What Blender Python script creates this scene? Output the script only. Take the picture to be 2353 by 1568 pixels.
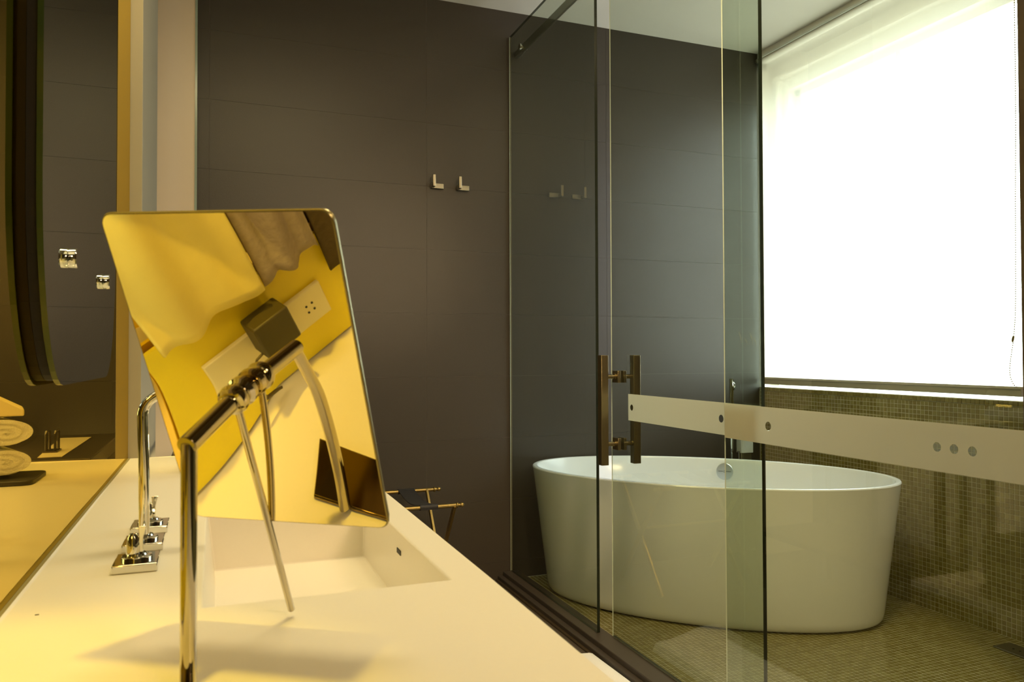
import bpy, bmesh, math, random
from mathutils import Vector, Matrix
random.seed(7)
S = bpy.context.scene
for o in list(bpy.data.objects): bpy.data.objects.remove(o)
C = S.collection
H = 1.087                       # eye height above the floor

# ---------------------------------------------------------------- camera
yaw, pitch, roll = math.radians(21.226), math.radians(1.059), math.radians(-.1667)
FPX = 1767.0
fw = Vector((math.sin(yaw)*math.cos(pitch), math.cos(yaw)*math.cos(pitch), math.sin(pitch)))
rt = Vector((math.cos(yaw), -math.sin(yaw), 0)); up = rt.cross(fw)
rt, up = rt*math.cos(roll)+up*math.sin(roll), -rt*math.sin(roll)+up*math.cos(roll)
cd = bpy.data.cameras.new('camera'); cam = bpy.data.objects.new('camera', cd); C.objects.link(cam)
cam.matrix_world = Matrix(((rt.x, up.x, -fw.x, 0), (rt.y, up.y, -fw.y, 0), (rt.z, up.z, -fw.z, H), (0, 0, 0, 1)))
cd.sensor_width = 36; cd.lens = FPX/2353*36; cd.clip_start = .01
cd.dof.use_dof = True; cd.dof.focus_distance = 2.6; cd.dof.aperture_fstop = 13
S.camera = cam

# ---------------------------------------------------------------- sky, lamps, exposure
w = bpy.data.worlds.new('sky'); S.world = w; w.use_nodes = True
_t = w.node_tree; _c = _t.nodes.new('ShaderNodeTexCoord'); _s = _t.nodes.new('ShaderNodeSeparateXYZ'); _r = _t.nodes.new('ShaderNodeValToRGB')
_m = _t.nodes.new('ShaderNodeMapRange'); _m.inputs[1].default_value = -1; _m.inputs[2].default_value = 1
_t.links.new(_c.outputs['Generated'], _s.inputs[0]); _t.links.new(_s.outputs[2], _m.inputs[0]); _t.links.new(_m.outputs[0], _r.inputs[0])
_e = _r.color_ramp.elements; _e[0].position = .44; _e[0].color = (.30, .30, .28, 1); _e[1].position = .56; _e[1].color = (.82, .91, 1, 1)   # pale ground, overcast sky
_t.links.new(_r.outputs[0], _t.nodes['Background'].inputs[0])
_t.nodes['Background'].inputs[1].default_value = 16.0
WARM = (1, .81, .43); TUBW = (1, .70, .40); AMBER = (1, .70, .06)
def area(name, loc, to, sx, sy, power, col, spread=180):
    l = bpy.data.lights.new(name, 'AREA'); l.shape = 'RECTANGLE'; l.size = sx; l.size_y = sy
    l.energy = power; l.color = col; l.spread = math.radians(spread)
    o = bpy.data.objects.new(name, l); C.objects.link(o); o.location = loc
    o.rotation_euler = (Vector(to)-Vector(loc)).to_track_quat('-Z', 'Y').to_euler(); return o
def spot(name, loc, to, power, col, cone, blend=.6, rad=.04):
    l = bpy.data.lights.new(name, 'SPOT'); l.energy = power; l.color = col
    l.spot_size = math.radians(cone); l.spot_blend = blend; l.shadow_soft_size = rad
    o = bpy.data.objects.new(name, l); C.objects.link(o); o.location = loc
    o.rotation_euler = (Vector(to)-Vector(loc)).to_track_quat('-Z', 'Y').to_euler(); return o
po = area('window_portal', (3.23, 2.5, H+.75), (0, 2.5, H+.75), 2.4, 2.0, 1, (1, 1, 1)); po.data.cycles.is_portal = True
area('ceiling_lamp_vanity', (.20, 1.50, 2.765), (.18, 1.50, 0), .35, 1.3, 29, WARM)
area('ceiling_lamp_room', (.75, .1, 2.765), (.75, .1, 0), 1.2, 1.2, 6, WARM)
area('tub_side_fill', (.95, 1.2, 2.765), (1.95, 2.75, .1), .2, .2, 6, TUBW, 60)  # unseen fill added to warm the tub's outer side
area('tub_front_fill', (1.75, 1.35, 2.765), (1.95, 2.2, 0), .25, .25, 6, TUBW)  # extra fill added to brighten the tub and shower floor
area('rear_tub_fill', (1.0, -1.3, 2.1), (2.0, 2.7, .3), .5, .5, 16, TUBW, 90)  # added fill behind the camera, aimed at the tub
spot('amber_fill', (.0, .55, 2.75), (-.17, .58, H-.1), 95, AMBER, 22)  # added amber fill to brighten the cloths and panel seen in the mirror
spot('wall_glow_near', (-.150, .95, H+.55), (-.135, .95, 0), 2.0, AMBER, 24, 1, .02)
spot('wall_glow_far', (-.09, 2.05, H+.9), (-.12, 2.08, 0), 17.0, AMBER, 26, 1, .02)
area('under_counter_glow', (.30, 2.46, .72), (-.17, 2.46, .5), .10, .3, 9, WARM)
vs = S.view_settings; vs.view_transform = 'Standard'; vs.look = 'None'; vs.exposure = 0; vs.gamma = 1
vs.use_curve_mapping = False
S.cycles.use_denoising = True
S.cycles.max_bounces = 12; S.cycles.transparent_max_bounces = 32; S.cycles.glossy_bounces = 8
S.cycles.caustics_reflective = True; S.cycles.sample_clamp_indirect = 8

# ---------------------------------------------------------------- helpers
class MB:
    """collects vertices and faces for ONE mesh object"""
    def __init__(s): s.v = []; s.f = []; s.m = []
    def add(s, vs_, fs, mi=0):
        b = len(s.v); s.v += [tuple(x) for x in vs_]
        for f in fs: s.f.append([b+i for i in f]); s.m.append(mi)
    def box(s, a, b, mi=0):
        x0, y0, z0 = a; x1, y1, z1 = b
        s.add([(x0,y0,z0),(x1,y0,z0),(x1,y1,z0),(x0,y1,z0),(x0,y0,z1),(x1,y0,z1),(x1,y1,z1),(x0,y1,z1)],
              [(0,3,2,1),(4,5,6,7),(0,1,5,4),(1,2,6,5),(2,3,7,6),(3,0,4,7)], mi)
    def tube(s, pts, r, n=16, cap=True, mi=0, closed=False):
        pts = [Vector(p) for p in pts]; N = len(pts); rr = r if isinstance(r, (list, tuple)) else [r]*N
        rings = []; u = None
        for i, p in enumerate(pts):
            if closed: t = pts[(i+1) % N]-pts[i-1]
            else: t = pts[min(i+1, N-1)]-pts[max(i-1, 0)]
            t.normalize()
            if u is None: u = t.orthogonal().normalized()
            u = (u - t*u.dot(t)).normalized(); v = t.cross(u)
            rings.append([p+(u*math.cos(2*math.pi*k/n)+v*math.sin(2*math.pi*k/n))*rr[i] for k in range(n)])
        b = [q for R in rings for q in R]; fs = []
        for i in range(N if closed else N-1):
            j = (i+1) % N
            for k in range(n): fs.append((i*n+k, i*n+(k+1) % n, j*n+(k+1) % n, j*n+k))
        if cap and not closed: fs += [tuple(range(n-1, -1, -1)), tuple((N-1)*n+k for k in range(n))]
        s.add(b, fs, mi)
    def lathe(s, prof, c=(0, 0, 0), ax=(0, 0, 1), n=24, mi=0):
        ax = Vector(ax).normalized(); u = ax.orthogonal().normalized(); v = ax.cross(u); c = Vector(c)
        b = []; fs = []
        for r, h in prof:
            for k in range(n): b.append(c+ax*h+(u*math.cos(2*math.pi*k/n)+v*math.sin(2*math.pi*k/n))*max(r, 1e-5))
        for i in range(len(prof)-1):
            for k in range(n): fs.append((i*n+k, i*n+(k+1) % n, (i+1)*n+(k+1) % n, (i+1)*n+k))
        fs += [tuple(range(n-1, -1, -1)), tuple((len(prof)-1)*n+k for k in range(n))]
        s.add(b, fs, mi)
    def build(s, name, mats, parent=None, smooth=False, bevel=0, seg=2, loc=None):
        me = bpy.data.meshes.new(name); me.from_pydata(s.v, [], s.f)
        if not isinstance(mats, (list, tuple)): mats = [mats]
        for m in mats: me.materials.append(m)
        me.polygons.foreach_set('material_index', s.m); me.update()
        bm = bmesh.new(); bm.from_mesh(me); bmesh.ops.recalc_face_normals(bm, faces=bm.faces); bm.to_mesh(me); bm.free()
        o = bpy.data.objects.new(name, me); C.objects.link(o)
        if smooth:
            me.polygons.foreach_set('use_smooth', [True]*len(me.polygons))
            me.set_sharp_from_angle(angle=math.radians(35))
        if bevel:
            b = o.modifiers.new('bevel', 'BEVEL'); b.width = bevel; b.segments = seg; b.limit_method = 'ANGLE'; b.harden_normals = False
            me.polygons.foreach_set('use_smooth', [True]*len(me.polygons)); me.set_sharp_from_angle(angle=math.radians(40))
        if loc: o.location = loc
        if parent: adopt(o, parent)
        return o
def adopt(o, p):
    o.parent = p
    q = p; T = Vector((0, 0, 0))
    while q: T = T+Vector(q.location); q = q.parent
    o.location = Vector(o.location)-T
def tag(o, label=None, cat=None, group=None, kind=None):
    if label: o['label'] = label
    if cat: o['category'] = cat
    if group: o['group'] = group
    if kind: o['kind'] = kind
    return o
def thing(name, label, cat, loc, group=None):
    o = bpy.data.objects.new(name, None); C.objects.link(o); o.location = loc; o.empty_display_size = .05
    return tag(o, label, cat, group)
def struct(o, label=None): o['kind'] = 'structure'; return tag(o, label)
def bx(name, a, b, m, parent=None, bevel=0, seg=2):
    q = MB(); q.box(a, b); return q.build(name, m, parent, bevel=bevel, seg=seg)

# ---------------------------------------------------------------- materials
def mat(name, col, rough=.5, metal=0, spec=.5, coat=0, trans=0, emit=None):
    m = bpy.data.materials.new(name); m.use_nodes = True; b = m.node_tree.nodes['Principled BSDF']
    b.inputs['Base Color'].default_value = (*col, 1); b.inputs['Roughness'].default_value = rough
    b.inputs['Metallic'].default_value = metal; b.inputs['Specular IOR Level'].default_value = spec
    b.inputs['Coat Weight'].default_value = coat
    return m
def nd(m, t, **k):
    n = m.node_tree.nodes.new(t)
    for a, v in k.items(): setattr(n, a, v)
    return n
def noisy(m, scale, amount, rough_amt=0, bump=0, stretch=(1, 1, 1), detail=4):
    """procedural grain on colour, roughness and relief"""
    T = m.node_tree; b = T.nodes['Principled BSDF']
    g = nd(m, 'ShaderNodeNewGeometry'); mp = nd(m, 'ShaderNodeMapping'); mp.inputs['Scale'].default_value = stretch
    T.links.new(g.outputs['Position'], mp.inputs['Vector'])
    n = nd(m, 'ShaderNodeTexNoise'); n.inputs['Scale'].default_value = scale; n.inputs['Detail'].default_value = detail
    T.links.new(mp.outputs[0], n.inputs['Vector'])
    c = b.inputs['Base Color'].default_value[:3]
    r = nd(m, 'ShaderNodeMapRange'); r.inputs[3].default_value = 1-amount; r.inputs[4].default_value = 1+amount
    T.links.new(n.outputs['Fac'], r.inputs[0])
    x = nd(m, 'ShaderNodeVectorMath', operation='SCALE'); x.inputs[0].default_value = c
    T.links.new(r.outputs[0], x.inputs['Scale']); T.links.new(x.outputs[0], b.inputs['Base Color'])
    if rough_amt:
        r2 = nd(m, 'ShaderNodeMapRange'); R = b.inputs['Roughness'].default_value
        r2.inputs[3].default_value = R-rough_amt; r2.inputs[4].default_value = R+rough_amt
        T.links.new(n.outputs['Fac'], r2.inputs[0]); T.links.new(r2.outputs[0], b.inputs['Roughness'])
    if bump:
        bu = nd(m, 'ShaderNodeBump'); bu.inputs['Strength'].default_value = bump; bu.inputs['Distance'].default_value = .002
        T.links.new(n.outputs['Fac'], bu.inputs['Height']); T.links.new(bu.outputs[0], b.inputs['Normal'])
    return m
TILE = noisy(mat('dark_stone_tile', (.054, .0445, .034), .40, spec=.45), 260, .10, .05, .12)
GROUT = mat('dark_grout', (.13, .115, .095), .8)
CEIL = noisy(mat('ceiling_paint', (.70, .67, .60), .9, spec=.2), 8, .03)
BEIGE = noisy(mat('beige_lacquer', (.30, .27, .21), .55), 5, .03)
CREAM = noisy(mat('cream_lacquer', (.72, .62, .48), .45), 4, .03)
COUNTER = noisy(mat('solid_surface', (.86, .81, .71), .28, spec=.4), 180, .012)
CHROME = mat('chrome', (.74, .72, .66), .05, 1)
NICKEL = mat('stand_nickel', (.52, .47, .36), .06, 1)
BRASS = noisy(mat('brushed_bronze', (.27, .222, .125), .34, 1), 60, .15, .06, .05, (4, 4, .4))
OLDBRASS = mat('brass', (.45, .33, .12), .3, 1)
TUB = mat('white_acrylic', (.85, .88, .91), .14, spec=.5)
GROUTM = mat('mosaic_grout', (.50, .46, .33), .85)
DARKST = noisy(mat('dark_stone_sill', (.060, .050, .042), .35), 90, .12, .05)
BLACKST = mat('black_leather', (.022, .020, .020), .5)
DARKW = noisy(mat('dark_wood', (.055, .040, .022), .4), 40, .25, .05, .1, (1, 8, 1))
CLOTH = noisy(mat('white_terry', (.86, .85, .82), .95, spec=.1), 300, .06, 0, 1.0)
WINFR = noisy(mat('window_frame_paint', (.88, .85, .76), .6), 6, .02)
RAIL = mat('blind_rail', (.40, .36, .26), .5)
WHITEM = mat('white_plastic', (.85, .83, .76), .5)
GLEDGE = mat('glass_edge_dark', (.012, .016, .009), .25)
GLEDGEB = mat('glass_edge_lit', (.62, .68, .58), .15)  # pale colour stands in for light caught in the far glass edge
GREEN = mat('mirror_glass_edge', (.035, .060, .020), .15)
SLATE = mat('slate_tray', (.03, .026, .018), .5)
CARD = mat('card_board', (.80, .66, .36), .6)
BLACK = mat('dark_slot', (.02, .018, .012), .6)
STEEL = noisy(mat('satin_steel', (.34, .32, .26), .35, 1), 80, .1, .05)

def mirror(name, col, rough=0.0):
    m = bpy.data.materials.new(name); m.use_nodes = True; T = m.node_tree; T.nodes.clear()
    o = nd(m, 'ShaderNodeOutputMaterial'); g = nd(m, 'ShaderNodeBsdfAnisotropic')
    g.inputs['Color'].default_value = (*col, 1); g.inputs['Roughness'].default_value = rough
    T.links.new(g.outputs[0], o.inputs[0]); return m
BRONZEMIR = mirror('bronze_mirror', (.84, .66, .21), .012)
SILVER = mirror('silver_mirror', (.84, .86, .82))
MAGNI = mirror('polished_magnifier', (.88, .81, .58), .01)

def glass(name, tint, refl=1.0):
    """one face of a pane: tinted see-through plus Fresnel reflection"""
    m = bpy.data.materials.new(name); m.use_nodes = True; T = m.node_tree; T.nodes.clear()
    o = nd(m, 'ShaderNodeOutputMaterial'); t = nd(m, 'ShaderNodeBsdfTransparent'); t.inputs[0].default_value = (*tint, 1)
    g = nd(m, 'ShaderNodeBsdfAnisotropic'); g.inputs['Color'].default_value = (.95, 1, .95, 1); g.inputs['Roughness'].default_value = 0
    lw = nd(m, 'ShaderNodeFresnel'); lw.inputs['IOR'].default_value = 1.5
    geo = nd(m, 'ShaderNodeNewGeometry'); inv = nd(m, 'ShaderNodeMath', operation='SUBTRACT'); inv.inputs[0].default_value = 1
    T.links.new(geo.outputs['Backfacing'], inv.inputs[1])
    mu = nd(m, 'ShaderNodeMath', operation='MULTIPLY'); T.links.new(lw.outputs[0], mu.inputs[0]); T.links.new(inv.outputs[0], mu.inputs[1])
    mu2 = nd(m, 'ShaderNodeMath', operation='MULTIPLY'); T.links.new(mu.outputs[0], mu2.inputs[0]); mu2.inputs[1].default_value = refl
    x = nd(m, 'ShaderNodeMixShader'); T.links.new(mu2.outputs[0], x.inputs[0]); T.links.new(t.outputs[0], x.inputs[1]); T.links.new(g.outputs[0], x.inputs[2])
    T.links.new(x.outputs[0], o.inputs[0]); return m
PANE = glass('shower_glass', (.865, .895, .84), 1.25)
WPANE = glass('window_glass', (.97, .98, .97))

def frosted(name, dots):
    """sand-blasted film; clear round dots at (y, z, r)"""
    m = bpy.data.materials.new(name); m.use_nodes = True; T = m.node_tree; T.nodes.clear()
    o = nd(m, 'ShaderNodeOutputMaterial'); t = nd(m, 'ShaderNodeBsdfTransparent'); t.inputs[0].default_value = (.97, .98, .95, 1)
    d = nd(m, 'ShaderNodeBsdfDiffuse'); d.inputs[0].default_value = (.33, .315, .26, 1)
    l = nd(m, 'ShaderNodeBsdfTranslucent'); l.inputs[0].default_value = (.34, .34, .28, 1)
    a = nd(m, 'ShaderNodeAddShader'); T.links.new(d.outputs[0], a.inputs[0]); T.links.new(l.outputs[0], a.inputs[1])
    f = nd(m, 'ShaderNodeMixShader'); f.inputs[0].default_value = .80; T.links.new(t.outputs[0], f.inputs[1]); T.links.new(a.outputs[0], f.inputs[2])
    g = nd(m, 'ShaderNodeNewGeometry'); sp = nd(m, 'ShaderNodeSeparateXYZ'); T.links.new(g.outputs['Position'], sp.inputs[0])
    last = None
    for (y, z, r) in dots:
        dy = nd(m, 'ShaderNodeMath', operation='SUBTRACT'); T.links.new(sp.outputs[1], dy.inputs[0]); dy.inputs[1].default_value = y
        dz = nd(m, 'ShaderNodeMath', operation='SUBTRACT'); T.links.new(sp.outputs[2], dz.inputs[0]); dz.inputs[1].default_value = z
        cv = nd(m, 'ShaderNodeCombineXYZ'); T.links.new(dy.outputs[0], cv.inputs[0]); T.links.new(dz.outputs[0], cv.inputs[1])
        ln = nd(m, 'ShaderNodeVectorMath', operation='LENGTH'); T.links.new(cv.outputs[0], ln.inputs[0])
        lt = nd(m, 'ShaderNodeMath', operation='LESS_THAN'); T.links.new(ln.outputs['Value'], lt.inputs[0]); lt.inputs[1].default_value = r
        if last is None: last = lt
        else:
            mx = nd(m, 'ShaderNodeMath', operation='MAXIMUM'); T.links.new(last.outputs[0], mx.inputs[0]); T.links.new(lt.outputs[0], mx.inputs[1]); last = mx
    t2 = nd(m, 'ShaderNodeBsdfTransparent')
    x = nd(m, 'ShaderNodeMixShader'); T.links.new(last.outputs[0], x.inputs[0]); T.links.new(f.outputs[0], x.inputs[1]); T.links.new(t2.outputs[0], x.inputs[2])
    T.links.new(x.outputs[0], o.inputs[0]); return m

def blindmat():
    m = bpy.data.materials.new('blind_fabric'); m.use_nodes = True; T = m.node_tree; T.nodes.clear()
    o = nd(m, 'ShaderNodeOutputMaterial'); t = nd(m, 'ShaderNodeBsdfTransparent'); t.inputs[0].default_value = (1, .99, .97, 1)
    d = nd(m, 'ShaderNodeBsdfDiffuse'); d.inputs[0].default_value = (.78, .76, .66, 1)
    l = nd(m, 'ShaderNodeBsdfTranslucent'); l.inputs[0].default_value = (.84, .82, .74, 1)
    f1 = nd(m, 'ShaderNodeMixShader'); f1.inputs[0].default_value = .5; T.links.new(d.outputs[0], f1.inputs[1]); T.links.new(l.outputs[0], f1.inputs[2])
    f = nd(m, 'ShaderNodeMixShader'); f.inputs[0].default_value = .62; T.links.new(t.outputs[0], f.inputs[1]); T.links.new(f1.outputs[0], f.inputs[2])
    T.links.new(f.outputs[0], o.inputs[0]); return m
BLIND = blindmat()

def mosaicmat():
    m = bpy.data.materials.new('olive_glass_mosaic'); m.use_nodes = True; T = m.node_tree; b = T.nodes['Principled BSDF']
    g = nd(m, 'ShaderNodeNewGeometry'); sn = nd(m, 'ShaderNodeVectorMath', operation='SNAP'); sn.inputs[1].default_value = (.0197, .0197, .0197)
    T.links.new(g.outputs['Position'], sn.inputs[0]); wn = nd(m, 'ShaderNodeTexWhiteNoise', noise_dimensions='3D'); T.links.new(sn.outputs[0], wn.inputs[0])
    cr = nd(m, 'ShaderNodeValToRGB'); e = cr.color_ramp.elements
    e[0].position = 0; e[0].color = (.19, .155, .035, 1); e[1].position = 1; e[1].color = (.27, .235, .075, 1)
    k = e.new(.55); k.color = (.215, .18, .045, 1)
    T.links.new(wn.outputs['Value'], cr.inputs[0]); T.links.new(cr.outputs[0], b.inputs['Base Color'])
    b.inputs['Roughness'].default_value = .16; b.inputs['Specular IOR Level'].default_value = .85
    n = nd(m, 'ShaderNodeTexNoise'); n.inputs['Scale'].default_value = 70
    bu = nd(m, 'ShaderNodeBump'); bu.inputs['Strength'].default_value = .25; bu.inputs['Distance'].default_value = .002
    T.links.new(g.outputs['Position'], n.inputs['Vector']); T.links.new(n.outputs[0], bu.inputs['Height']); T.links.new(bu.outputs[0], b.inputs['Normal'])
    return m
MOSAIC = mosaicmat()

# ---------------------------------------------------------------- the room
XW = 2.848; YB = 3.514; ZC = H+1.696; XG = 1.356; XD = 1.389; XL = -.195
CT = H-.26                                                   # counter top
def project(p):
    v = Vector(p)-Vector((0, 0, H)); z = v.dot(fw)
    if z <= .05: return None
    return 1176.5+FPX*v.dot(rt)/z, 784-FPX*v.dot(up)/z, z
struct(bx('floor', (-1.4, -1.4, -.06), (1.30, 3.56, 0), noisy(mat('dark_floor_stone', (.085, .070, .055), .4), 30, .1)))
struct(bx('ceiling', (-1.4, -1.4, ZC), (3.24, 3.9, ZC+.06), CEIL))
wb = struct(bx('wall_back', (-1.4, YB, 0), (XW+.02, YB+.12, ZC), GROUT))
xs = [-1.2, -.972, -.02, .934, 1.89, 2.8475]; zs = [0.002, .086]+[.386+.3*i for i in range(9)]
zs = [z for z in zs if z < ZC-.01]+[ZC-.002]
for i in range(len(xs)-1):
    for j in range(len(zs)-1):
        g = .0006
        bx('tile', (xs[i]+g, YB-.0012-random.random()*.0003, zs[j]+g), (xs[i+1]-g, YB+.01, zs[j+1]-g), TILE, wb)
struct(bx('wall_front', (-1.4, -1.5, 0), (3.2, -1.4, ZC), noisy(mat('taupe_paint', (.10, .075, .05), .8), 4, .05)))
struct(bx('wall_left', (-.33, -1.4, 0), (-.203, 2.18, ZC), CREAM))
struct(bx('wall_recess', (-.50, 2.5, 0), (-.40, YB, ZC), mat('recess_shade', (.05, .035, .02), .8)))  # dark colour stands in for the shade in the gap
struct(bx('wall_pillar', (-.33, 2.18, 0), (-.172, 2.72, ZC), BEIGE, bevel=.001))
d1 = struct(bx('door_1', (-.40, 3.385, .01), (-.0745, 3.405, ZC-.004), noisy(mat('cream_glass_paint', (.80, .66, .50), .35), 4, .02)), 'cream painted glass sliding panel')
bx('glass_edge', (-.0745, 3.383, .01), (-.0655, 3.405, ZC-.004), mat('teal_glass_edge', (.34, .42, .36), .2), d1)
# outside wall, near the frame's right edge: pier, sill wall
wr = struct(bx('wall_right', (XW+.0011, -1.4, -.05), (XW+.26, 3.56, H-.205), GROUTM))
struct(bx('wall_pier', (XW-.02, -1.4, H-.205), (XW+.26, 1.985, ZC), mat('brown_pier', (.10, .045, .03), .6)))
struct(bx('sill_1', (XW+.004, 1.985, H-.205), (XW+.34, YB+.13, H-.180), WINFR))
_d = fw*FPX+rt*(2347.5-1176.5)-up*(700-784); _r = _d.x/_d.y
struct(bx('wall_partition', (2.50, 1.2, 0), (XW+.26, 2.50/_r, ZC), mat('brown_stone', (.12, .07, .045), .5)))
# window behind the blind, at the back of a deep painted reveal
struct(bx('wall_reveal', (XW-.03, YB+.13, 0), (XW+.36, YB+.30, ZC), WINFR))
struct(bx('trim_3', (XW+.0205, YB-.012, H-.179), (XW+.030, YB+.129, ZC), WINFR), 'painted reveal lining')
WX = XW+.24
win = tag(struct(bx('window_1', (WX, 1.985, H+1.527), (WX+.05, YB+.13, ZC), WINFR)), 'painted window head and casing')
for nm, a, b_ in (('jamb', (WX, 3.533, H-.18), (WX+.05, YB+.13, H+1.527)), ('jamb', (WX, 1.985, H-.18), (WX+.05, 2.02, H+1.527)),
                 ('sash', (WX+.05, 3.49, H-.18), (WX+.09, 3.533, H+1.527)), ('sash', (WX+.05, 1.985, H+1.49), (WX+.09, 3.533, H+1.527)),
                 ('casing_bead', (WX-.04, 1.985, H+1.60), (WX, YB+.13, H+1.615)), ('casing_bead', (WX-.04, 3.575, H-.18), (WX, 3.59, H+1.60))):
    bx(nm, a, b_, WINFR, win)
bx('pane', (WX+.066, 1.99, H-.18), (WX+.072, 3.50, H+1.50), WPANE, win)
bx('mullion', (WX+.05, 2.80, H+.2), (WX+.09, 2.83, H+1.49), WINFR, win)

# shower floor with its mosaic, wall with its mosaic
shower_floor = struct(bx('floor_shower', (1.30, -1.4, -.06), (XW+.27, 3.56, -.0009), GROUTM))
PIT = .0197; TS = .0181
def tile_mesh(nx, size=TS, t=.006):
    h = size/2; b = .0012
    if nx == 'z':
        v = [(-h,-h,-t),(h,-h,-t),(h,h,-t),(-h,h,-t),(-h,-h,-b),(h,-h,-b),(h,h,-b),(-h,h,-b),(-h+b,-h+b,0),(h-b,-h+b,0),(h-b,h-b,0),(-h+b,h-b,0)]
    else:
        v = [(t,-h,-h),(t,h,-h),(t,h,h),(t,-h,h),(b,-h,-h),(b,h,-h),(b,h,h),(b,-h,h),(0,-h+b,-h+b),(0,h-b,-h+b),(0,h-b,h-b),(0,-h+b,h-b)]
    f = [(0,1,5,4),(1,2,6,5),(2,3,7,6),(3,0,4,7),(4,5,9,8),(5,6,10,9),(6,7,11,10),(7,4,8,11),(8,9,10,11)]
    return v, f
def mosaic(parent, axis, cells):
    v, f = tile_mesh(axis)
    m = bpy.data.meshes.new('mosaic_tile'); m.from_pydata(v, [], f); m.materials.append(MOSAIC); m.update()
    bm = bmesh.new(); bm.from_mesh(m); bmesh.ops.recalc_face_normals(bm, faces=bm.faces)
    want = Vector((0, 0, 1)) if axis == 'z' else Vector((-1, 0, 0))
    bm.faces.ensure_lookup_table()
    if bm.faces[8].normal.dot(want) < 0: bmesh.ops.reverse_faces(bm, faces=bm.faces)
    bm.to_mesh(m); f = [tuple(p.vertices) for p in m.polygons]; bm.free()
    near = []; rest = []
    for c in cells:
        p = project(c)
        seen = p and 0 < p[0] < 2353 and 0 < p[1] < 1568
        hid = seen and axis == 'z' and p[0] < 1330+(p[1]-1500)*1.2
        near.append((p[2] if seen and not hid else 99, c))
    near.sort(key=lambda t: t[0])
    single = [c for z, c in near[:300] if z < 99]; rest = [c for z, c in near if c not in set(single)]
    for c in single:
        o = bpy.data.objects.new('mosaic_tile', m); C.objects.link(o); o.location = c; adopt(o, parent)
    q = MB()
    for c in rest: q.add([(x+c[0], y+c[1], z+c[2]) for x, y, z in v], f)
    me = bpy.data.meshes.new('mosaic'); me.from_pydata(q.v, [], q.f); me.materials.append(MOSAIC); me.update()
    o = bpy.data.objects.new('mosaic', me); C.objects.link(o); adopt(o, parent); o['kind'] = 'stuff'
jit = lambda: (random.random()-.5)*.0008
cells = []
nx = int((XW-1.392)/PIT); ny = int((3.505-.8)/PIT)
for i in range(nx):
    for j in range(ny):
        cells.append((XW-.001-PIT*(i+.5), 3.507-PIT*(j+.5), jit()*.6))
mosaic(shower_floor, 'z', cells)
cells = []
nz = int((H-.18)/PIT); ny = int((3.506-1.0)/PIT)
for i in range(nz):
    for j in range(ny):
        cells.append((XW+jit(), 3.507-PIT*(j+.5), H-.182-PIT*(i+.5)))
mosaic(wr, 'x', cells)

# threshold under the glass
q = MB(); q.box((1.285, -1.4, 0), (1.312, 3.507, .022)); q.box((1.312, -1.4, 0), (1.392, 3.507, .040))
th = struct(q.build('trim_1', DARKST, bevel=.003), 'dark stone threshold under the shower glass')
q = MB(); q.box((1.273, -1.4, 0), (1.285, 3.507, .006)); struct(q.build('trim_2', DARKW), 'dark flat strip beside the threshold')

# ---------------------------------------------------------------- shower glass
def pane(name, x, y0, y1, z0, z1, label, t=.012, far_bright=True):
    """y0 = near end (dark ground edge), y1 = far end"""
    q = MB(); x0, x1 = x-t/2, x+t/2
    v = [(x0,y0,z0),(x1,y0,z0),(x1,y1,z0),(x0,y1,z0),(x0,y0,z1),(x1,y0,z1),(x1,y1,z1),(x0,y1,z1)]
    q.add(v, [(3,0,4,7),(1,2,6,5)], 0); q.add(v, [(0,1,5,4),(0,3,2,1),(4,5,6,7)], 1); xm = x0+.0035; q.add([(xm,y1,z0),(x0,y1,z0),(x0,y1,z1),(xm,y1,z1)], [(0,1,2,3)], 2)
    q.add([(x1,y1,z0),(xm,y1,z0),(xm,y1,z1),(x1,y1,z1)], [(0,1,2,3)], 0)
    me = bpy.data.meshes.new(name); me.from_pydata(q.v, [], q.f)
    for m in (PANE, GLEDGE, GLEDGEB): me.materials.append(m)
    me.polygons.foreach_set('material_index', q.m)
    me.update(); bm = bmesh.new(); bm.from_mesh(me); bmesh.ops.remove_doubles(bm, verts=bm.verts, dist=1e-5)
    bm.normal_update(); bm.to_mesh(me); bm.free()
    o = bpy.data.objects.new(name, me); C.objects.link(o)
    return tag(o, label, 'glass panel')
ZT = H+1.565
pa = pane('glass_panel', XG, 2.600, 3.502, .041, ZT, 'fixed clear glass panel against the dark tiled wall, left of the door')
q = MB(); q.box((XG-.0035, 3.502, .041), (XG+.0035, 3.511, ZT)); q.build('wall_channel', mat('pale_sealant', (.30, .26, .20), .4), pa)
door = pane('glass_door', XD, 1.698, 2.540, .046, H+1.455, 'sliding clear glass door with bronze bar handles, in front of the tub')
pc = pane('glass_panel', XG, -1.2, 1.816, .041, ZT, 'long fixed clear glass panel nearest the camera, with three small clear dots')
fd = frosted('frosted_film_door', [(2.39, H-.187, .011), (1.875, H-.187, .0115)])
fp = frosted('frosted_film_panel', [(1.631, H-.187, .0115), (1.129, H-.186, .0095), (1.091, H-.186, .0095), (1.052, H-.186, .0095)])
bx('frosted_band', (XD-.0072, 1.700, H-.2335), (XD-.0064, 2.413, H-.1395), fd, door)
bx('frosted_band', (XG-.0072, -1.2, H-.2345), (XG-.0064, 1.814, H-.1375), fp, pc)
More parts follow.
